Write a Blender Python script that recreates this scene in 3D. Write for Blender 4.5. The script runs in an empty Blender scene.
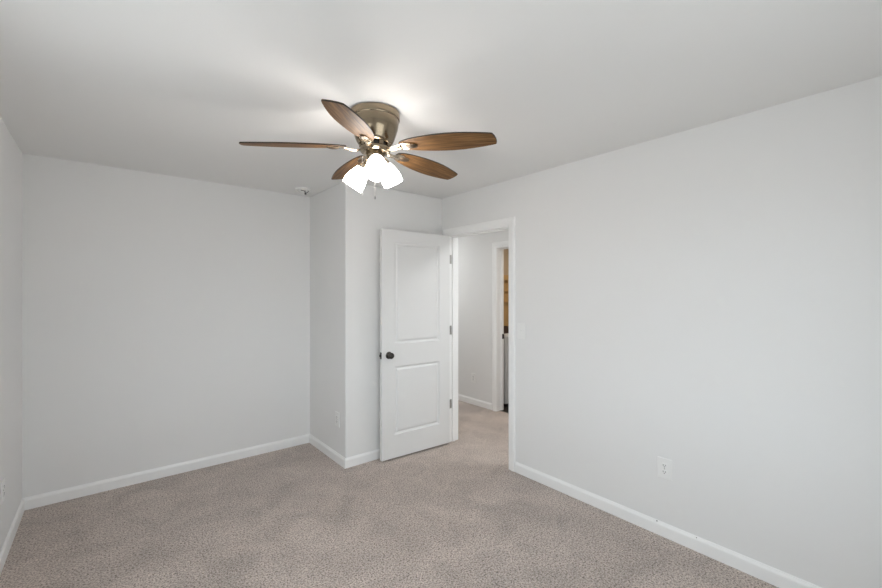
import bpy, bmesh, math, random
from mathutils import Vector, Matrix

random.seed(4)
S = bpy.context.scene
COL = S.collection
PI = math.pi

# ------------------------------------------------------------------ camera
cam_d = bpy.data.cameras.new('camera')
cam = bpy.data.objects.new('camera', cam_d)
COL.objects.link(cam)
cam.location = (0, 0, 1.4857)
cam.rotation_euler = (PI / 2, 0, -0.6874)
cam_d.sensor_width = 36.0
cam_d.lens = 407.97 / 882 * 36
cam_d.shift_y = -0.00126
cam_d.clip_start = 0.05
S.camera = cam

# ------------------------------------------------------------------ world, daylight, exposure
W = bpy.data.worlds.new('sky')
S.world = W
W.use_nodes = True
wn, wl = W.node_tree.nodes, W.node_tree.links
for n in list(wn):
    wn.remove(n)
w_out = wn.new('ShaderNodeOutputWorld')
w_bg = wn.new('ShaderNodeBackground')
w_tc = wn.new('ShaderNodeTexCoord')
w_sep = wn.new('ShaderNodeSeparateXYZ')
w_ramp = wn.new('ShaderNodeValToRGB')
w_map = wn.new('ShaderNodeMapRange')
w_map.inputs['From Min'].default_value = -1
w_map.inputs['From Max'].default_value = 1
w_ramp.color_ramp.elements[0].position = 0.47
w_ramp.color_ramp.elements[0].color = (0.50, 0.525, 0.535, 1)
w_ramp.color_ramp.elements[1].position = 0.53
w_ramp.color_ramp.elements[1].color = (0.835, 0.935, 1.0, 1)
wl.new(w_tc.outputs['Generated'], w_sep.inputs[0])
wl.new(w_sep.outputs['Z'], w_map.inputs['Value'])
wl.new(w_map.outputs[0], w_ramp.inputs[0])
wl.new(w_ramp.outputs[0], w_bg.inputs['Color'])
w_bg.inputs['Strength'].default_value = 4.7
wl.new(w_bg.outputs[0], w_out.inputs['Surface'])

S.view_settings.view_transform = 'Standard'
S.view_settings.look = 'None'
S.view_settings.gamma = 1
S.view_settings.use_curve_mapping = False
S.view_settings.exposure = 0.09
try:
    S.cycles.max_bounces = 16
    S.cycles.diffuse_bounces = 10
    S.cycles.use_denoising = True
    S.cycles.sample_clamp_indirect = 8.0
    S.cycles.caustics_reflective = False
    S.cycles.caustics_refractive = False
except Exception:
    pass

FAN_LAMP = 21.0        # strength of the glowing glass shades of the ceiling fan
HALL_LAMP = 10.5      # watts
LAUNDRY_LAMP = 9.0    # watts

# ------------------------------------------------------------------ room measures (metres)
H = 2.44
XL, XR = -0.4426, 2.6335           # left and right wall faces
YB, YC, YF = 3.969, 3.189, -0.30   # far wall, closet front, wall behind the camera
XB = 1.570                         # closet side
WT = 0.12                          # wall thickness
D0, D1 = 2.303, 3.085              # bedroom door opening along Y
DH = 2.048                         # opening height
XH = 3.785                         # hall far wall face
L0, L1 = 2.72, 3.505               # laundry door opening along Y
YHE = 5.2                          # hall end
YHN = 1.2
LX1, LY0, LY1 = 5.55, 2.2, 4.26    # laundry room

# window in the wall behind the camera
WX0, WX1, WZ0, WZ1 = 0.20, 1.70, 0.75, 2.10
# unseen second window, added in the left wall to light the room more evenly
VY0, VY1 = 0.55, 2.05

# ------------------------------------------------------------------ materials
def mat(name, color, rough=0.6, metal=0.0, spec=0.5):
    m = bpy.data.materials.new(name)
    m.use_nodes = True
    b = m.node_tree.nodes['Principled BSDF']
    b.inputs['Base Color'].default_value = (*color, 1)
    b.inputs['Roughness'].default_value = rough
    b.inputs['Metallic'].default_value = metal
    b.inputs['Specular IOR Level'].default_value = spec
    return m

def nodes(m):
    return m.node_tree.nodes, m.node_tree.links, m.node_tree.nodes['Principled BSDF']

def add_bump(m, scale, dist, strength=0.3, detail=3):
    n, l, b = nodes(m)
    tc = n.new('ShaderNodeTexCoord')
    no = n.new('ShaderNodeTexNoise')
    no.inputs['Scale'].default_value = scale
    no.inputs['Detail'].default_value = detail
    bu = n.new('ShaderNodeBump')
    bu.inputs['Strength'].default_value = strength
    bu.inputs['Distance'].default_value = dist
    l.new(tc.outputs['Object'], no.inputs['Vector'])
    l.new(no.outputs['Fac'], bu.inputs['Height'])
    l.new(bu.outputs['Normal'], b.inputs['Normal'])

M = {}
M['wall'] = mat('wall_paint', (0.80, 0.80, 0.795), 0.62, spec=0.35)
add_bump(M['wall'], 160, 0.0006, 0.25)
M['ceiling'] = mat('ceiling_paint', (0.82, 0.82, 0.812), 0.9, spec=0.2)
add_bump(M['ceiling'], 120, 0.0008, 0.25)
M['trim'] = mat('trim_paint', (0.89, 0.89, 0.885), 0.34, spec=0.45)
M['door'] = mat('door_paint', (0.765, 0.765, 0.76), 0.42, spec=0.45)
add_bump(M['door'], 220, 0.0003, 0.15)
M['plastic'] = mat('white_plastic', (0.84, 0.84, 0.83), 0.35)
M['slot'] = mat('dark_slot', (0.05, 0.05, 0.05), 0.6)
M['bronze'] = mat('dark_bronze', (0.075, 0.068, 0.062), 0.28, metal=0.9)
M['hinge'] = mat('satin_nickel', (0.33, 0.32, 0.305), 0.38, metal=1.0)
M['black'] = mat('black_metal', (0.02, 0.02, 0.02), 0.4)
M['wire'] = mat('dark_wire', (0.06, 0.06, 0.065), 0.5)
M['enamel'] = mat('white_enamel', (0.80, 0.80, 0.79), 0.3)
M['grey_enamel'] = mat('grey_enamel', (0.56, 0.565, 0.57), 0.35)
M['tray'] = mat('dark_brown_weave', (0.055, 0.03, 0.022), 0.7)
M['beige'] = mat('beige_paint', (0.50, 0.42, 0.33), 0.7)
M['vinyl'] = mat('dark_vinyl', (0.035, 0.03, 0.028), 0.45)
M['glass'] = mat('window_glass', (1, 1, 1), 0.0)

# brushed warm nickel of the fan: brushed round the axis
m = mat('brushed_antique_nickel', (0.31, 0.25, 0.175), 0.17, metal=1.0)
n, l, b = nodes(m)
tg = n.new('ShaderNodeTangent'); tg.direction_type = 'RADIAL'; tg.axis = 'Z'
l.new(tg.outputs[0], b.inputs['Tangent'])
b.inputs['Anisotropic'].default_value = 0.75
M['nickel'] = m
m = mat('polished_antique_nickel', (0.44, 0.37, 0.28), 0.24, metal=1.0)
M['arm'] = m
M['medal'] = mat('darker_nickel', (0.10, 0.07, 0.045), 0.45, metal=0.7)

# wood of the fan blades
def wood(name, c0, c1, c2, sx=3.0, sy=55.0, rough=0.42):
    m = mat(name, c1, rough)
    n, l, b = nodes(m)
    tc = n.new('ShaderNodeTexCoord'); mp = n.new('ShaderNodeMapping')
    mp.inputs['Scale'].default_value = (sx, sy, sy)
    no = n.new('ShaderNodeTexNoise'); no.inputs['Scale'].default_value = 1.6
    no.inputs['Detail'].default_value = 8; no.inputs['Roughness'].default_value = 0.65
    no.inputs['Distortion'].default_value = 0.6
    cr = n.new('ShaderNodeValToRGB')
    cr.color_ramp.elements[0].position = 0.28; cr.color_ramp.elements[0].color = (*c0, 1)
    cr.color_ramp.elements[1].position = 0.72; cr.color_ramp.elements[1].color = (*c2, 1)
    e = cr.color_ramp.elements.new(0.5); e.color = (*c1, 1)
    l.new(tc.outputs['Object'], mp.inputs['Vector']); l.new(mp.outputs[0], no.inputs['Vector'])
    l.new(no.outputs['Fac'], cr.inputs[0]); l.new(cr.outputs[0], b.inputs['Base Color'])
    return m
M['blade'] = wood('walnut_blade', (0.045, 0.021, 0.008), (0.155, 0.077, 0.027), (0.30, 0.162, 0.062), rough=0.5)
M['blade'].node_tree.nodes['Principled BSDF'].inputs['Specular IOR Level'].default_value = 0.15
M['blade_edge'] = mat('dark_blade_edge', (0.022, 0.014, 0.010), 0.4)
M['oak'] = wood('honey_wood', (0.38, 0.25, 0.11), (0.47, 0.32, 0.15), (0.54, 0.38, 0.19), 20.0, 3.0, 0.5)

# glowing frosted glass of the lamp shades (a lamp: gives off light)
m = mat('lit_frosted_glass', (0.95, 0.93, 0.9), 0.3)
b = m.node_tree.nodes['Principled BSDF']
b.inputs['Emission Color'].default_value = (1.0, 0.945, 0.895, 1)
b.inputs['Emission Strength'].default_value = FAN_LAMP
M['shade'] = m
m = mat('lit_bulb', (1, 1, 1), 0.3)
b = m.node_tree.nodes['Principled BSDF']
b.inputs['Emission Color'].default_value = (1.0, 0.945, 0.895, 1)
b.inputs['Emission Strength'].default_value = FAN_LAMP * 2
M['bulb'] = m
m = mat('lit_diffuser', (1, 1, 1), 0.4)
b = m.node_tree.nodes['Principled BSDF']
b.inputs['Emission Color'].default_value = (1.0, 0.9, 0.78, 1)
b.inputs['Emission Strength'].default_value = 3
M['diffuser'] = m

m = M['glass']
n, l, b = nodes(m)
n.remove(b)
g_t = n.new('ShaderNodeBsdfTransparent'); g_g = n.new('ShaderNodeBsdfGlossy'); g_m = n.new('ShaderNodeMixShader')
g_g.inputs['Roughness'].default_value = 0.02
g_m.inputs[0].default_value = 0.06
l.new(g_t.outputs[0], g_m.inputs[1]); l.new(g_g.outputs[0], g_m.inputs[2])
l.new(g_m.outputs[0], n['Material Output'].inputs['Surface'])

# carpet
m = mat('beige_carpet', (0.4, 0.35, 0.32), 0.95, spec=0.1)
n, l, b = nodes(m)
tc = n.new('ShaderNodeTexCoord')
def noise(scale, detail, rough=0.5, dist=0.0):
    q = n.new('ShaderNodeTexNoise')
    q.inputs['Scale'].default_value = scale; q.inputs['Detail'].default_value = detail
    q.inputs['Roughness'].default_value = rough; q.inputs['Distortion'].default_value = dist
    l.new(tc.outputs['Object'], q.inputs['Vector'])
    return q
tuft = noise(112, 4, 0.65, 0.4)
cr = n.new('ShaderNodeValToRGB')
cr.color_ramp.elements[0].position = 0.365; cr.color_ramp.elements[0].color = (0.135, 0.104, 0.087, 1)
cr.color_ramp.elements[1].position = 0.605; cr.color_ramp.elements[1].color = (0.68, 0.585, 0.525, 1)
e = cr.color_ramp.elements.new(0.47); e.color = (0.42, 0.35, 0.308, 1)
l.new(tuft.outputs['Fac'], cr.inputs[0])
big = noise(3.2, 4, 0.6, 0.8)
r2 = n.new('ShaderNodeMapRange')
r2.inputs['From Min'].default_value = 0.3; r2.inputs['From Max'].default_value = 0.7
r2.inputs['To Min'].default_value = 0.79; r2.inputs['To Max'].default_value = 1.13
l.new(big.outputs['Fac'], r2.inputs['Value'])
mx = n.new('ShaderNodeMix'); mx.data_type = 'RGBA'; mx.blend_type = 'MULTIPLY'
mx.inputs['Factor'].default_value = 1.0
l.new(cr.outputs[0], mx.inputs['A']); l.new(r2.outputs[0], mx.inputs['B'])
l.new(mx.outputs['Result'], b.inputs['Base Color'])
b.inputs['Sheen Weight'].default_value = 0.25
b.inputs['Sheen Roughness'].default_value = 0.6
bu = n.new('ShaderNodeBump'); bu.inputs['Strength'].default_value = 0.9; bu.inputs['Distance'].default_value = 0.008
l.new(tuft.outputs['Fac'], bu.inputs['Height']); l.new(bu.outputs['Normal'], b.inputs['Normal'])
M['carpet'] = m

# ------------------------------------------------------------------ helpers
def tag(o, label=None, cat=None, group=None, kind=None):
    if label: o['label'] = label
    if cat: o['category'] = cat
    if group: o['group'] = group
    if kind: o['kind'] = kind
    return o

def empty(name, loc, rot=(0, 0, 0), label=None, cat=None, group=None, kind=None):
    o = bpy.data.objects.new(name, None)
    COL.objects.link(o)
    o.empty_display_size = 0.1
    o.location = loc; o.rotation_euler = rot
    return tag(o, label, cat, group, kind)

def obj(name, bm, mats, parent=None, loc=(0, 0, 0), rot=(0, 0, 0), smooth=False, bevel=0.0, seg=2):
    me = bpy.data.meshes.new(name)
    bmesh.ops.recalc_face_normals(bm, faces=bm.faces[:])
    bm.to_mesh(me); bm.free()
    for q in (mats if isinstance(mats, (list, tuple)) else [mats]):
        me.materials.append(q)
    o = bpy.data.objects.new(name, me)
    COL.objects.link(o)
    o.location = loc; o.rotation_euler = rot
    if parent: o.parent = parent
    if smooth:
        for p in me.polygons: p.use_smooth = True
        if smooth != 'all':
            me.set_sharp_from_angle(angle=math.radians(smooth if smooth is not True else 40))
    if bevel:
        md = o.modifiers.new('bevel', 'BEVEL'); md.width = bevel; md.segments = seg
        md.limit_method = 'ANGLE'; md.angle_limit = math.radians(40)
    return o

def box(bm, x0, x1, y0, y1, z0, z1, mi=0):
    v = [bm.verts.new((x, y, z)) for x in (x0, x1) for y in (y0, y1) for z in (z0, z1)]
    for f in ((0, 1, 3, 2), (4, 6, 7, 5), (0, 4, 5, 1), (2, 3, 7, 6), (0, 2, 6, 4), (1, 5, 7, 3)):
        bm.faces.new([v[i] for i in f]).material_index = mi
    return v

def boxes(*bs):
    bm = bmesh.new()
    for q in bs: box(bm, *q)
    return bm

def lathe(bm, prof, seg=48, mtx=None, mi=0, cap0=True, cap1=True):
    """prof: list of (r, z); revolved about z, then transformed"""
    rings = []
    for r, z in prof:
        ring = []
        for k in range(seg):
            a = 2 * PI * k / seg
            p = Vector((r * math.cos(a), r * math.sin(a), z))
            ring.append(bm.verts.new(mtx @ p if mtx else p))
        rings.append(ring)
    for a, c in zip(rings, rings[1:]):
        for k in range(seg):
            bm.faces.new((a[k], a[(k + 1) % seg], c[(k + 1) % seg], c[k])).material_index = mi
    if cap0: bm.faces.new(rings[0]).material_index = mi
    if cap1: bm.faces.new(rings[-1]).material_index = mi
    return bm

def prism(bm, pts, z0, z1, mi=0, edge_mi=None):
    """extrude a polygon of (x, y) from z0 to z1"""
    a = [bm.verts.new((x, y, z0)) for x, y in pts]
    c = [bm.verts.new((x, y, z1)) for x, y in pts]
    bm.faces.new(a).material_index = mi
    bm.faces.new(c).material_index = mi
    n_ = len(pts)
    for k in range(n_):
        bm.faces.new((a[k], a[(k + 1) % n_], c[(k + 1) % n_], c[k])).material_index = mi if edge_mi is None else edge_mi

def tube(bm, pts, r, seg=8, mi=0):
    pts = [Vector(p) for p in pts]
    rings = []
    for i, p in enumerate(pts):
        t = (pts[min(i + 1, len(pts) - 1)] - pts[max(i - 1, 0)]).normalized()
        u = t.orthogonal().normalized() if i == 0 else (u - t * u.dot(t)).normalized()
        w = t.cross(u)
        rr = r[i] if isinstance(r, (list, tuple)) else r
        rings.append([bm.verts.new(p + (u * math.cos(2 * PI * k / seg) + w * math.sin(2 * PI * k / seg)) * rr) for k in range(seg)])
    for a, c in zip(rings, rings[1:]):
        for k in range(seg):
            bm.faces.new((a[k], a[(k + 1) % seg], c[(k + 1) % seg], c[k])).material_index = mi
    bm.faces.new(rings[0]).material_index = mi; bm.faces.new(rings[-1]).material_index = mi

def profile_run(bm, prof, path, normals):
    """sweep a profile of (out, up) along a path of (x, y) with mitred offset vectors"""
    rings = []
    for (x, y), (nx, ny) in zip(path, normals):
        rings.append([bm.verts.new((x + nx * o_, y + ny * o_, u_)) for o_, u_ in prof])
    k_ = len(prof)
    for a, c in zip(rings, rings[1:]):
        for k in range(k_):
            bm.faces.new((a[k], a[(k + 1) % k_], c[(k + 1) % k_], c[k]))
    bm.faces.new(rings[0]); bm.faces.new(rings[-1])

# ------------------------------------------------------------------ the shell
def struct(name, bm, m_, label, cat, parent=None, **k):
    o = obj(name, bm, m_, parent, **k)
    return tag(o, label, cat, kind='structure')

struct('floor', boxes((XL - WT, XH + 0.05, YF - WT, YHE + WT, -0.10, 0.0)), M['carpet'],
       'beige grey carpet covering the bedroom floor and the hallway beyond', 'floor')
struct('floor_laundry', boxes((XH + 0.05, LX1 + 0.1, LY0 - 0.1, LY1 + 0.1, -0.10, -0.004)), M['vinyl'],
       'dark vinyl floor of the laundry room beyond the hallway', 'floor')
struct('ceiling', boxes((XL - WT, LX1 + 0.1, YF - WT, YHE + WT, H, H + 0.12)), M['ceiling'],
       'flat white painted ceiling above the bedroom', 'ceiling')
struct('wall_left', boxes((XL - WT, XL, YF - WT, VY0, 0, H), (XL - WT, XL, VY1, YB + WT, 0, H),
                          (XL - WT, XL, VY0, VY1, 0, WZ0), (XL - WT, XL, VY0, VY1, WZ1, H)), M['wall'],
       'light grey painted wall at the far left of the room', 'wall')
struct('wall_back', boxes((XL, XB, YB, YB + WT, 0, H)), M['wall'],
       'wide light grey wall at the back of the alcove, left of the closet corner', 'wall')
struct('wall_closet', boxes((XB, XR, YC, YB + WT, 0, H)), M['wall'],
       'light grey projecting closet corner behind the open door', 'wall', bevel=0.009, seg=4)
struct('wall_right', boxes((XR, XR + WT, YF - WT, D0 - 0.018, 0, H),
                           (XR, XR + WT, D0 - 0.018, D1 + 0.018, DH + 0.018, H),
                           (XR, XR + WT, D1 + 0.018, YHE + WT, 0, H)), M['wall'],
       'long light grey wall on the right with the doorway in it', 'wall')
struct('wall_front', boxes((XL, WX0, YF - WT, YF, 0, H), (WX1, XR, YF - WT, YF, 0, H),
                           (WX0, WX1, YF - WT, YF, 0, WZ0), (WX0, WX1, YF - WT, YF, WZ1, H)), M['wall'],
       'light grey wall behind the camera with the window', 'wall')
struct('wall_hall', boxes((XH, XH + WT, YHN - WT, L0 - 0.018, 0, H),
                          (XH, XH + WT, L0 - 0.018, L1 + 0.018, DH + 0.018, H),
                          (XH, XH + WT, L1 + 0.018, YHE + WT, 0, H)), M['wall'],
       'light grey hallway wall seen through the bedroom doorway', 'wall')
struct('wall_hall_end', boxes((XR + WT, XH, YHE, YHE + WT, 0, H)), M['wall'], 'end wall of the hallway', 'wall')
struct('wall_hall_start', boxes((XR + WT, XH, YHN - WT, YHN, 0, H)), M['wall'], 'near end wall of the hallway', 'wall')
struct('wall_laundry', boxes((XH + WT, LX1, LY1, LY1 + 0.1, 0, H), (LX1, LX1 + 0.1, LY0 - 0.1, LY1 + 0.1, 0, H),
                             (XH + WT, LX1, LY0 - 0.1, LY0, 0, H)), M['beige'],
       'beige laundry room walls behind the washing machine', 'wall')

# baseboards
BP = [(0, 0), (0.0125, 0), (0.0125, 0.062), (0.0105, 0.070), (0.006, 0.077), (0.004, 0.083), (0, 0.083)]
def baseboard(name, path, normals, label):
    bm = bmesh.new(); profile_run(bm, BP, path, normals)
    return struct(name, bm, M['trim'], label, 'baseboard')
baseboard('baseboard_left', [(XL, YF), (XL, YB)], [(1, 0), (1, -1)], 'white baseboard along the left wall')
baseboard('baseboard_back', [(XL, YB), (XB, YB)], [(1, -1), (-1, -1)], 'white baseboard along the back wall of the alcove')
baseboard('baseboard_closet', [(XB, YB), (XB, YC), (XR - 0.02, YC)], [(-1, -1), (-1, -1), (0, -1)],
          'white baseboard wrapping the projecting closet corner')
bbr = baseboard('baseboard_right', [(XR, D0 - 0.077), (XR, YF)], [(-1, 0), (-1, 1)], 'white baseboard along the right wall')
for (yy, zz, s_) in ((1.100, 0.0795, 0.0035), (0.882, 0.0765, 0.0025)):
    bm = bmesh.new()
    lathe(bm, [(s_, 0), (s_, 0.002), (s_ * 0.5, 0.0035)], 10, Matrix.Translation((XR - 0.006, yy, zz)) @ Matrix.Rotation(-PI / 2, 4, 'Y'))
    obj('nail_hole', bm, M['slot'], bbr)
baseboard('baseboard_hall', [(XH, L1 + 0.089), (XH, YHE)], [(-1, 0), (-1, -1)], 'white baseboard along the hallway wall beyond the doorway')

# windows: one behind the camera, one added in the left wall for its light (both out of view)
def window(name, loc, rz, wid, label):
    """local: x along the wall from the window's middle, y = 0 the room face, -y outwards, z from the sill"""
    h_, w_, f_ = WZ1 - WZ0, wid / 2, 0.045
    r = empty(name, loc, (0, 0, rz), label, 'window', kind='structure')
    obj('window_frame', boxes((-w_, -w_ + f_, -0.10, -0.03, 0, h_), (w_ - f_, w_, -0.10, -0.03, 0, h_),
                              (-w_ + f_, w_ - f_, -0.10, -0.03, 0, f_), (-w_ + f_, w_ - f_, -0.10, -0.03, h_ - f_, h_),
                              (-w_ + f_, w_ - f_, -0.09, -0.045, h_ / 2 - 0.02, h_ / 2 + 0.02)), M['trim'], r)
    obj('window_sill', boxes((-w_ - 0.05, w_ + 0.05, 0, 0.035, -0.022, 0)), M['trim'], r, bevel=0.004)
    obj('pane', boxes((-w_ + f_, w_ - f_, -0.074, -0.070, f_, h_ / 2 - 0.02), (-w_ + f_, w_ - f_, -0.064, -0.060, h_ / 2 + 0.02, h_ - f_)), M['glass'], r)
    # daylight portal in the opening (guides the sky light, gives no light of its own)
    pd = bpy.data.lights.new('window_daylight', 'AREA')
    pd.shape = 'RECTANGLE'; pd.size = wid; pd.size_y = h_
    pd.cycles.is_portal = True
    po = bpy.data.objects.new('window_daylight', pd)
    COL.objects.link(po)
    po.parent = r
    po.location = (0, -0.02, h_ / 2)
    po.rotation_euler = (PI / 2, 0, 0)
window('window_1', ((WX0 + WX1) / 2, YF, WZ0), 0, WX1 - WX0, 'white framed window in the wall behind the camera')
window('window_added', (XL, (VY0 + VY1) / 2, WZ0), -PI / 2, VY1 - VY0, 'unseen white framed window added in the left wall to even out the daylight')

# ------------------------------------------------------------------ door frames
CAS = [(0, 0), (0.011, 0.0), (0.0135, 0.006), (0.0135, 0.020), (0.016, 0.026), (0.017, 0.045), (0.016, 0.058), (0.012, 0.066), (0, 0.066)]
def casing(xf, y0, y1, z1, sx, parent, wid=0.066):
    """three mitred casing boards on the face x = xf round the opening; sx = outward direction"""
    k = wid / 0.066
    for side in ('near', 'far', 'head'):
        bm = bmesh.new(); rings = []
        if side == 'near':
            ends = [((y0, 0), (-1, 0)), ((y0, z1), (-1, 1))]
        elif side == 'far':
            ends = [((y1, 0), (1, 0)), ((y1, z1), (1, 1))]
        else:
            ends = [((y0, z1), (-1, 1)), ((y1, z1), (1, 1))]
        for (yy, zz), (dy, dz) in ends:
            rings.append([bm.verts.new((xf + sx * t, yy + dy * w_ * k, zz + dz * w_ * k)) for t, w_ in CAS])
        a, c = rings
        for i in range(len(CAS)):
            j = (i + 1) % len(CAS)
            bm.faces.new((a[i], a[j], c[j], c[i]))
        bm.faces.new(a); bm.faces.new(c)
        obj('casing', bm, M['trim'], parent)

def door_frame(name, xf, y0, y1, label, stop_x):
    r = empty(name, (0, 0, 0), label=label, cat='door frame', kind='structure')
    for nm, bs in (('jamb', [(xf, xf + WT, y0 - 0.018, y0, 0, DH + 0.018)]),
                   ('jamb', [(xf, xf + WT, y1, y1 + 0.018, 0, DH + 0.018)]),
                   ('head_jamb', [(xf, xf + WT, y0, y1, DH, DH + 0.018)])):
        obj(nm, boxes(*bs), M['trim'], r)
    obj('door_stop', boxes((stop_x, stop_x + 0.035, y0, y0 + 0.011, 0, DH), (stop_x, stop_x + 0.035, y1 - 0.011, y1, 0, DH),
                           (stop_x, stop_x + 0.035, y0 + 0.011, y1 - 0.011, DH - 0.011, DH)), M['trim'], r, bevel=0.002)
    casing(xf, y0 - 0.006, y1 + 0.006, DH + 0.006, -1, r)
    casing(xf + WT, y0 - 0.006, y1 + 0.006, DH + 0.006, 1, r)
    return r
fr1 = door_frame('trim_1', XR, D0, D1, 'white door casing and jambs of the bedroom doorway', XR + 0.042)
fr2 = door_frame('trim_2', XH, L0, L1, 'white door casing of the laundry doorway across the hallway', XH + 0.070)
obj('strike_plate', boxes((XH + 0.082, XH + 0.118, L1 - 0.0145, L1 - 0.011, 0.905, 0.965)), M['black'], fr2)
for hz in (1.82, 1.115, 0.38):
    obj('hinge_leaf', boxes((XR + 0.001, XR + 0.034, D1 - 0.0022, D1, hz - 0.044, hz + 0.044)), M['hinge'], fr1)
obj('strike_plate', boxes((XR + 0.006, XR + 0.036, D0, D0 + 0.002, 0.908, 0.965)), M['hinge'], fr1)

# ------------------------------------------------------------------ bedroom door, standing open
PINX, PINY = 2.6255, 3.088
OPEN = math.radians(92.3)
door = empty('door_1', (PINX, PINY, 0), (0, 0, PI + PI / 2 - OPEN), kind='structure',
             label='white two panel bedroom door standing open against the closet wall', cat='door')
# local: x from the hinge to the free edge, y = 0 pin, visible face at +y
DW, DT = 0.753, 0.035
fx0, fx1 = 0.013, 0.013 + DW
fy1 = 0.043; fy0 = fy1 - DT
dz0, dz1 = 0.016, 2.046
P = [(0.139, 0.638, 1.030, 1.938), (0.139, 0.638, 0.222, 0.830)]     # panels: x0 x1 z0 z1 (local x)
bm = bmesh.new()
box(bm, fx0, P[0][0], fy0, fy1, dz0, dz1)
box(bm, P[0][1], fx1, fy0, fy1, dz0, dz1)
box(bm, P[0][0], P[0][1], fy0, fy1, dz0, P[1][2])
box(bm, P[0][0], P[0][1], fy0, fy1, P[1][3], P[0][2])
box(bm, P[0][0], P[0][1], fy0, fy1, P[0][3], dz1)
bmesh.ops.remove_doubles(bm, verts=bm.verts[:], dist=1e-5)
# drop the inner faces shared by two boxes
seen = {}
for f in bm.faces:
    seen.setdefault(tuple(sorted(v.index for v in f.verts)), []).append(f)
bm.verts.index_update()
seen = {}
for f in bm.faces[:]:
    seen.setdefault(tuple(sorted(v.index for v in f.verts)), []).append(f)
bmesh.ops.delete(bm, geom=[f for fs in seen.values() if len(fs) > 1 for f in fs], context='FACES_ONLY')
obj('slab', bm, M['door'], door)
for (x0, x1, z0, z1) in P:
    bm = bmesh.new()
    for sgn, face in ((1, fy1), (-1, fy0)):
        rings = []
        for ins, dep in ((0.0, 0.0), (0.003, 0.006), (0.010, 0.0095), (0.016, 0.0115), (0.020, 0.0115), (0.034, 0.0035), (0.038, 0.0025)):
            y = face - sgn * dep
            rings.append([bm.verts.new(q) for q in ((x0 + ins, y, z0 + ins), (x1 - ins, y, z0 + ins), (x1 - ins, y, z1 - ins), (x0 + ins, y, z1 - ins))])
        for a, c in zip(rings, rings[1:]):
            for k in range(4):
                bm.faces.new((a[k], a[(k + 1) % 4], c[(k + 1) % 4], c[k]))
        bm.faces.new(rings[-1])
    obj('panel', bm, M['door'], door)
KX, KZ = fx1 - 0.070, 0.935
for sgn, face, reach in ((1, fy1, 1.0), (-1, fy0, 0.86)):
    mt = Matrix.Translation((KX, face, KZ)) @ Matrix.Rotation(-sgn * PI / 2, 4, 'X')
    bm = bmesh.new()
    pr = [(0.011, 0.006), (0.0105, 0.018), (0.013, 0.024), (0.021, 0.029), (0.0265, 0.036), (0.0275, 0.043), (0.025, 0.050), (0.017, 0.055), (0.006, 0.057)]
    lathe(bm, [(r, z * reach) for r, z in pr], 32, mt)
    kn = obj('knob', bm, M['bronze'], door, smooth=True)
    bm = bmesh.new()
    lathe(bm, [(0.032, 0.0), (0.032, 0.003), (0.029, 0.006), (0.020, 0.008), (0.012, 0.009)], 32, mt)
    obj('rosette', bm, M['bronze'], kn, smooth=True)
bm = boxes((fx1, fx1 + 0.002, fy0 + 0.005, fy1 - 0.005, KZ - 0.029, KZ + 0.029), (fx1 + 0.002, fx1 + 0.012, fy0 + 0.011, fy1 - 0.013, KZ - 0.010, KZ + 0.010))
lt = obj('latch', bm, M['bronze'], door); tag(lt, 'dark bronze latch on the free edge of the door')
for hz in (1.82, 1.115, 0.38):
    bm = bmesh.new()
    lathe(bm, [(0.0055, -0.045), (0.0055, 0.045)], 16, Matrix.Translation((0.0, 0.0, hz)))
    lathe(bm, [(0.004, -0.050), (0.0065, -0.0475), (0.0055, -0.045)], 16, Matrix.Translation((0, 0, hz)))
    lathe(bm, [(0.0055, 0.045), (0.0065, 0.0475), (0.004, 0.050)], 16, Matrix.Translation((0, 0, hz)))
    box(bm, 0.0095, 0.0128, -0.002, fy1 - 0.003, hz - 0.044, hz + 0.044)
    box(bm, 0.0, 0.0128, -0.002, 0.001, hz - 0.044, hz + 0.044)
    obj('hinge', bm, M['hinge'], door, smooth=True)

# ------------------------------------------------------------------ ceiling fan
FX, FY = 1.103, 1.896
BZ = 2.256 - H       # blade plane relative to the ceiling
fan = empty('ceiling_fan', (FX, FY, H), label='five blade flush mount ceiling fan with walnut blades and lit white glass shades', cat='ceiling fan')
bm = bmesh.new()
lathe(bm, [(0.126, 0.0), (0.131, -0.004), (0.132, -0.034), (0.129, -0.040), (0.126, -0.041), (0.1255, -0.045), (0.1245, -0.060), (0.120, -0.086),
           (0.113, -0.110), (0.104, -0.137), (0.097, -0.153), (0.090, -0.163), (0.082, -0.168), (0.072, -0.169)], 72)
obj('motor_housing', bm, M['nickel'], fan, smooth=30)
# rotor ring with slots between the arms
bm = bmesh.new()
lathe(bm, [(0.070, -0.168), (0.070, -0.184), (0.060, -0.184)], 48)
ro = obj('rotor', bm, M['black'], fan, smooth=30); tag(ro, 'black slotted gap under the motor')
bm = bmesh.new()
lathe(bm, [(0.076, -0.184), (0.080, -0.188), (0.080, -0.202), (0.072, -0.212), (0.056, -0.216), (0.050, -0.217)], 64)
for k in range(10):
    a = 2 * PI * k / 10 + 0.2
    mt = Matrix.Rotation(a, 4, 'Z')
    vs = box(bm, 0.068, 0.082, -0.011, 0.011, -0.186, -0.168)
    for v in vs: v.co = mt @ v.co
obj('flywheel', bm, M['nickel'], fan, smooth=30)
bm = bmesh.new()
lathe(bm, [(0.047, -0.216), (0.048, -0.219), (0.048, -0.248), (0.051, -0.251), (0.051, -0.258), (0.044, -0.266), (0.028, -0.280), (0.018, -0.286), (0.012, -0.298), (0.004, -0.301)], 48)
obj('switch_housing', bm, M['nickel'], fan, smooth=30)

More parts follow.
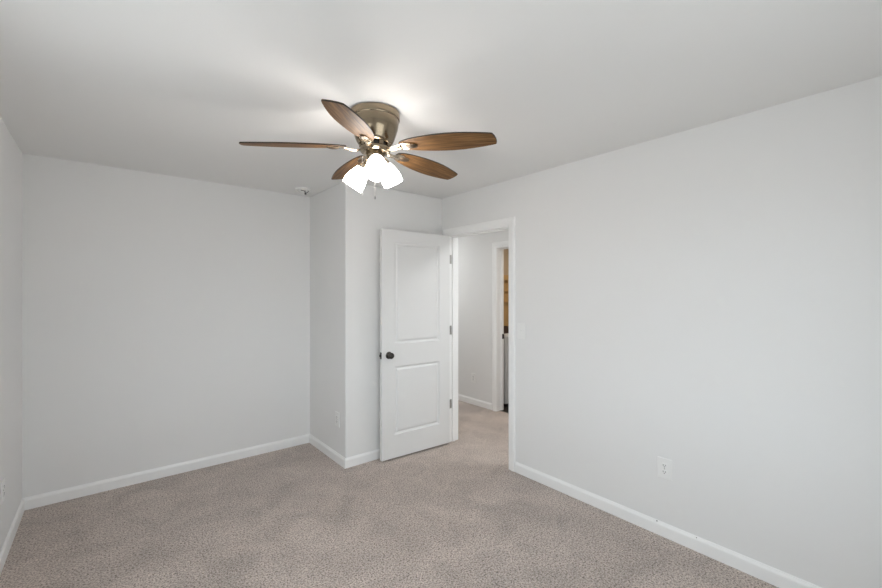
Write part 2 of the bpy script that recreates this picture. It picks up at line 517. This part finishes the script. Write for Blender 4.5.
# blades and arms
OUT = [(0.150, 0.018), (0.158, 0.028), (0.172, 0.037), (0.195, 0.046), (0.23, 0.055), (0.27, 0.0625), (0.32, 0.069), (0.37, 0.073), (0.42, 0.0745),
       (0.47, 0.0725), (0.52, 0.067), (0.57, 0.0590), (0.61, 0.051), (0.632, 0.0455), (0.638, 0.042)]
tipc = [(0.644, 0.025), (0.646, 0.0), (0.644, -0.025)]
pts = OUT + tipc + [(x, -y) for x, y in reversed(OUT)]
bm = bmesh.new()
pts = [(x if x < 0.16 else 0.16 + (x - 0.16) * 1.033, y) for x, y in pts]
prism(bm, pts, 0.0, 0.0070, 0, 1)
blade0 = obj('blade', bm, [M['blade'], M['blade_edge']], fan, loc=(0, 0, BZ), bevel=0.0012, seg=1)

bm = bmesh.new()
# cast arm: a curved bar from the flywheel out to a leaf shaped plate under the blade
cl = [(0.066, -0.010), (0.082, -0.014), (0.100, -0.0165), (0.120, -0.0155), (0.140, -0.0115), (0.160, -0.0080)]
wd = [0.019, 0.017, 0.016, 0.0165, 0.019, 0.023]
rings = []
for (x, z), w_ in zip(cl, wd):
    rings.append([bm.verts.new(q) for q in ((x, -w_, z + 0.003), (x, -w_ * 0.5, z - 0.0045), (x, w_ * 0.5, z - 0.0045), (x, w_, z + 0.003), (x, w_ * 0.6, z + 0.0065), (x, -w_ * 0.6, z + 0.0065))])
for a, c in zip(rings, rings[1:]):
    for k in range(6):
        bm.faces.new((a[k], a[(k + 1) % 6], c[(k + 1) % 6], c[k]))
bm.faces.new(rings[0]); bm.faces.new(rings[-1])
leaf = [(0.150, 0.016), (0.165, 0.026), (0.180, 0.032), (0.190, 0.030), (0.194, 0.022), (0.206, 0.023), (0.224, 0.021), (0.240, 0.014), (0.246, 0.0)]
prism(bm, leaf + [(x, -y) for x, y in reversed(leaf[:-1])], -0.0055, -0.0002)
arm0 = obj('blade_arm', bm, M['arm'], fan, loc=(0, 0, BZ), smooth=40)
bm = bmesh.new()
prof = [(0.001, -0.0125), (0.35, -0.012), (0.7, -0.0095), (0.92, -0.0062), (1.0, -0.004), (1.0, -0.0025)]
lathe(bm, [(r, z) for r, z in prof], 32)
for v in bm.verts:
    v.co.x = v.co.x * 0.034 + 0.214
    v.co.y *= 0.0205
medal0 = obj('medallion', bm, M['medal'], arm0, smooth='all')

PITCH = math.radians(-12)
BASE = 9.8
SAG = [1.5, 1.0, 3.2, 5.6, 4.3]      # each blade hangs a little differently
for k in range(5):
    rot = (PITCH, math.radians(SAG[k]), math.radians(BASE + 72 * k))
    if k == 0:
        b_, a_ = blade0, arm0
    else:
        b_ = blade0.copy(); COL.objects.link(b_); b_.parent = fan
        a_ = arm0.copy(); COL.objects.link(a_); a_.parent = fan
        m_ = medal0.copy(); COL.objects.link(m_); m_.parent = a_
    b_.rotation_euler = rot; a_.rotation_euler = rot

# light kit: three sockets with glass shades
SH_IN = [(0.026, 0.000), (0.029, 0.006), (0.035, 0.019), (0.044, 0.040), (0.051, 0.062), (0.0555, 0.083), (0.0565, 0.100), (0.055, 0.113), (0.0555, 0.122)]
AZ = [245, 9, 129]
for az, drop, tl in zip(AZ, (0.0, 0.008, -0.026), (37, 35, 35)):
    a = math.radians(az)
    tilt = math.radians(tl)
    neck = Vector((0.062 * math.cos(a), 0.062 * math.sin(a), -0.258 + drop))
    axis = Vector((math.sin(tilt) * math.cos(a), math.sin(tilt) * math.sin(a), -math.cos(tilt)))
    q = axis.to_track_quat('Z', 'Y').to_matrix().to_4x4()
    mt = Matrix.Translation(neck) @ q
    bm = bmesh.new()
    tube(bm, [(0.034 * math.cos(a), 0.034 * math.sin(a), -0.246), (0.048 * math.cos(a), 0.048 * math.sin(a), -0.244), neck - axis * 0.016, neck - axis * 0.004], 0.009, 12)
    lathe(bm, [(0.010, -0.024), (0.018, -0.022), (0.024, -0.012), (0.029, 0.004), (0.031, 0.010), (0.0275, 0.0095)], 32, mt)
    so = obj('lamp_arm', bm, M['arm'], fan, smooth=40)
    bm = bmesh.new()
    seg = 60
    rings = []
    prof = SH_IN + [(SH_IN[-1][0] - 0.003, SH_IN[-1][1])] + [(r - 0.003, z) for r, z in reversed(SH_IN[:-1])]
    for i, (r, z) in enumerate(prof):
        ring = []
        f = max(0.0, (z - 0.03) / 0.10)
        for j in range(seg):
            t = 2 * PI * j / seg
            rr = r * (1 + 0.012 * f * math.cos(12 * t))
            ring.append(bm.verts.new(mt @ Vector((rr * math.cos(t), rr * math.sin(t), z))))
        rings.append(ring)
    for u_, v_ in zip(rings, rings[1:]):
        for j in range(seg):
            bm.faces.new((u_[j], u_[(j + 1) % seg], v_[(j + 1) % seg], v_[j]))
    obj('lamp_shade', bm, M['shade'], so, smooth='all')
    bm = bmesh.new()
    lathe(bm, [(0.010, 0.012), (0.012, 0.026), (0.020, 0.046), (0.0245, 0.062), (0.022, 0.078), (0.012, 0.088), (0.002, 0.091)], 24, mt)
    obj('bulb', bm, M['bulb'], so, smooth='all')

# pull chains
def chain(dx, dy, z0, z1, bob):
    bm = bmesh.new()
    n_ = int((z0 - z1) / 0.0045)
    tube(bm, [(dx, dy, z0), (dx, dy, z1)], 0.0007, 6)
    tube(bm, [(dx * 0.5, dy * 0.5, z0 + 0.010), (dx * 0.9, dy * 0.9, z0 + 0.010), (dx, dy, z0 + 0.004), (dx, dy, z0 - 0.004)], 0.0022, 8)
    for i in range(n_):
        bmesh.ops.create_icosphere(bm, subdivisions=1, radius=0.0016, matrix=Matrix.Translation((dx, dy, z0 - i * 0.0045)))
    c = obj('pull_chain', bm, M['hinge'], fan, smooth='all')
    bm = bmesh.new()
    lathe(bm, [(0.001, 0.0), (0.0025, -0.003), (0.0035, -0.012), (0.0025, -0.020), (0.001, -0.022)], 12, Matrix.Translation((dx, dy, z1)))
    obj('pull', bm, bob, c, smooth='all')
ca, sa = math.cos(0.6874), math.sin(0.6874)
def camoff(lat, dep):
    return (lat * ca + dep * sa, -lat * sa + dep * ca)
dx, dy = camoff(-0.060, -0.040); chain(dx, dy, -0.248, -0.424, M['plastic'])
dx, dy = camoff(-0.008, 0.050); chain(dx, dy, -0.248, -0.425, M['black'])

# ------------------------------------------------------------------ wall plates
def outlet(loc, rz, label):
    r = empty('wall_outlet', loc, (0, 0, rz), label, 'outlet', 'white wall outlets')
    # local: plate in the x-z plane, facing -y
    bm = boxes((-0.042, 0.042, -0.0065, 0, -0.0635, 0.0635))
    obj('cover_plate', bm, M['plastic'], r, bevel=0.0035, seg=3)
    for dz in (0.0195, -0.0195):
        bm = bmesh.new()
        pts = []
        for k in range(32):
            t = 2 * PI * k / 32
            pts.append((0.0175 * math.cos(t), max(-0.0135, min(0.0135, 0.0175 * math.sin(t)))))
        a = [bm.verts.new((x, -0.0090, dz + z)) for x, z in pts]
        c = [bm.verts.new((x, -0.0040, dz + z)) for x, z in pts]
        bm.faces.new(a)
        for k in range(32):
            bm.faces.new((a[k], a[(k + 1) % 32], c[(k + 1) % 32], c[k]))
        rc = obj('receptacle', bm, M['plastic'], r)
        bm = boxes((-0.0078, -0.0052, -0.0097, -0.0075, dz - 0.002, dz + 0.0075), (0.0052, 0.0078, -0.0097, -0.0075, dz - 0.001, dz + 0.0065))
        lathe(bm, [(0.0027, 0), (0.0027, 0.0022)], 12, Matrix.Translation((0, -0.0075, dz - 0.0075)) @ Matrix.Rotation(PI / 2, 4, 'X'))
        obj('slot', bm, M['slot'], rc)
    bm = bmesh.new()
    lathe(bm, [(0.0032, 0), (0.0032, 0.0012), (0.001, 0.0018)], 12, Matrix.Translation((0, -0.0065, 0)) @ Matrix.Rotation(PI / 2, 4, 'X'))
    obj('screw', bm, M['hinge'], r)
    return r
outlet((XR, 1.056, 0.415), -PI / 2, 'white outlet plate low on the long right wall above the baseboard')
outlet((XB, 3.340, 0.378), -PI / 2, 'white outlet plate on the shaded side of the projecting closet corner')
outlet((XH, 3.925, 0.352), -PI / 2, 'white outlet plate on the hallway wall seen through the doorway')
outlet((XL, 3.262, 0.400), PI / 2, 'white outlet plate on the far left wall at the edge of the photo')

sw = empty('light_switch', (XR, 2.166, 1.172), (0, 0, -PI / 2), 'white toggle light switch on the right wall beside the door casing', 'light switch')
obj('cover_plate', boxes((-0.042, 0.042, -0.0065, 0, -0.0635, 0.0635)), M['plastic'], sw, bevel=0.0035, seg=3)
bm = bmesh.new()
vs = box(bm, -0.0045, 0.0045, -0.016, -0.0035, -0.0035, 0.0075)
for v in vs:
    if v.co.y < -0.01: v.co.z += 0.006; v.co.x *= 0.8
obj('toggle', bm, M['plastic'], sw, bevel=0.001)
for dz in (0.030, -0.030):
    bm = bmesh.new()
    lathe(bm, [(0.003, 0), (0.003, 0.0012), (0.001, 0.0018)], 12, Matrix.Translation((0, -0.0065, dz)) @ Matrix.Rotation(PI / 2, 4, 'X'))
    obj('screw', bm, M['plastic'], sw)

# ------------------------------------------------------------------ smoke alarm base with hanging wires
al = empty('smoke_alarm_base', (1.395, 3.690, H), label='white round smoke alarm mount on the ceiling with dark wires hanging', cat='smoke alarm')
bm = bmesh.new()
lathe(bm, [(0.066, 0.0), (0.068, -0.006), (0.067, -0.020), (0.060, -0.024), (0.054, -0.024), (0.051, -0.011), (0.034, -0.010)], 48, None, 0, True, True)
obj('mounting_ring', bm, M['plastic'], al, smooth=40)
bm = bmesh.new()
dv = lambda lat, dep, z: (*camoff(lat, dep), z)
tube(bm, [dv(-0.014, -0.02, -0.010), dv(0.000, -0.05, -0.027), dv(0.022, -0.045, -0.030), dv(0.034, -0.040, -0.046)], 0.0030, 8)
tube(bm, [dv(0.012, 0.0, -0.011), dv(0.026, -0.02, -0.024), dv(0.034, -0.035, -0.044)], 0.0025, 8)
tube(bm, [dv(0.030, 0.01, -0.011), dv(0.056, -0.01, -0.024), dv(0.052, -0.03, -0.040), dv(0.036, -0.040, -0.050)], 0.0025, 8)
wr = obj('wire', bm, M['wire'], al, smooth='all')
bm = bmesh.new()
c_ = dv(0.035, -0.040, -0.056)
box(bm, c_[0] - 0.008, c_[0] + 0.008, c_[1] - 0.006, c_[1] + 0.006, c_[2] - 0.008, c_[2] + 0.010)
obj('connector', bm, M['wire'], al, bevel=0.002)

# ------------------------------------------------------------------ laundry room, seen through two doorways
wx0, wx1, wy0, wy1 = 4.005, 4.685, 3.555, 4.225
wa = empty('washing_machine', ((wx0 + wx1) / 2, (wy0 + wy1) / 2, -0.004), label='white washing machine partly seen through the laundry doorway', cat='washing machine')
def wpart(name, bs, m_, **k):
    bm = bmesh.new()
    for (a, b2, c, d, e_, f2) in bs:
        box(bm, a - (wx0 + wx1) / 2, b2 - (wx0 + wx1) / 2, c - (wy0 + wy1) / 2, d - (wy0 + wy1) / 2, e_, f2)
    return obj(name, bm, m_, wa, **k)
wpart('cabinet', [(wx0, wx1, wy0, wy1, 0.045, 0.915)], M['grey_enamel'], bevel=0.008)
wpart('top', [(wx0 - 0.006, wx1 + 0.006, wy0 - 0.012, wy1, 0.915, 0.950)], M['enamel'], bevel=0.010, seg=3)
for (px_, py_) in ((wx0 + 0.06, wy0 + 0.06), (wx1 - 0.06, wy0 + 0.06), (wx0 + 0.06, wy1 - 0.06), (wx1 - 0.06, wy1 - 0.06)):
    wpart('foot', [(px_ - 0.02, px_ + 0.02, py_ - 0.02, py_ + 0.02, 0.0, 0.045)], M['black'])
tr = empty('storage_tray', (4.16, 3.74, 0.946), label='low dark brown tray lying on top of the white washing machine', cat='tray')
bm = bmesh.new()
pr = [(0.0, 0.0), (0.0, 0.072), (0.008, 0.072), (0.008, 0.008)]
box(bm, -0.13, 0.13, -0.10, 0.10, 0, 0.008)
for (x0, x1, y0, y1) in ((-0.13, 0.13, -0.10, -0.092), (-0.13, 0.13, 0.092, 0.10), (-0.13, -0.122, -0.092, 0.092), (0.122, 0.13, -0.092, 0.092)):
    box(bm, x0, x1, y0, y1, 0.008, 0.070)
obj('body', bm, M['tray'], tr, bevel=0.003)
bm = bmesh.new()
for (x0, x1, y0, y1) in ((-0.134, 0.134, -0.104, -0.090), (-0.134, 0.134, 0.090, 0.104), (-0.134, -0.120, -0.090, 0.090), (0.120, 0.134, -0.090, 0.090)):
    box(bm, x0, x1, y0, y1, 0.070, 0.080)
obj('rim', bm, M['tray'], tr, bevel=0.003)

sf = empty('wall_shelf', (4.95, LY1, 0.96), label='honey coloured wooden wall shelf above the washing machine', cat='shelf')
obj('back_panel', boxes((-0.75, 0.55, -0.018, 0, 0.0, 0.80)), M['oak'], sf)
for z_, d_, t_ in ((0.375, 0.05, 0.03), (0.545, 0.035, 0.025), (0.72, 0.06, 0.075)):
    obj('shelf_board', boxes((-0.75, 0.55, -d_ - 0.018, -0.018, z_, z_ + t_)), M['oak'], sf, bevel=0.003)

# ------------------------------------------------------------------ lamps of the hallway and the laundry room (on their ceilings, out of view)
def flush_lamp(x, y, watts, color, label):
    r = empty('flush_ceiling_light', (x, y, H), label=label, cat='ceiling light')
    bm = bmesh.new(); lathe(bm, [(0.15, 0), (0.15, -0.025), (0.14, -0.03)], 40)
    obj('base', bm, M['hinge'], r, smooth=40)
    bm = bmesh.new(); lathe(bm, [(0.135, -0.03), (0.12, -0.055), (0.07, -0.075), (0.01, -0.08)], 40)
    obj('diffuser', bm, M['diffuser'], r, smooth='all')
    d = bpy.data.lights.new('flush_ceiling_lamp', 'AREA'); d.shape = 'DISK'; d.size = 0.28; d.energy = watts; d.color = color
    o = bpy.data.objects.new('flush_ceiling_lamp', d); COL.objects.link(o)
    o.location = (0, 0, -0.09); o.parent = r
flush_lamp(3.20, 1.95, HALL_LAMP * 1.15, (0.96, 0.985, 1.0), 'round flush ceiling light of the hallway, near end')
flush_lamp(3.10, 4.70, HALL_LAMP * 0.6, (0.96, 0.985, 1.0), 'unseen round flush ceiling light added to brighten the far end of the hallway')  # extra unseen lamp, added to lift the hallway wall
flush_lamp(4.75, 3.25, LAUNDRY_LAMP, (1.0, 0.84, 0.62), 'round flush ceiling light of the laundry room')
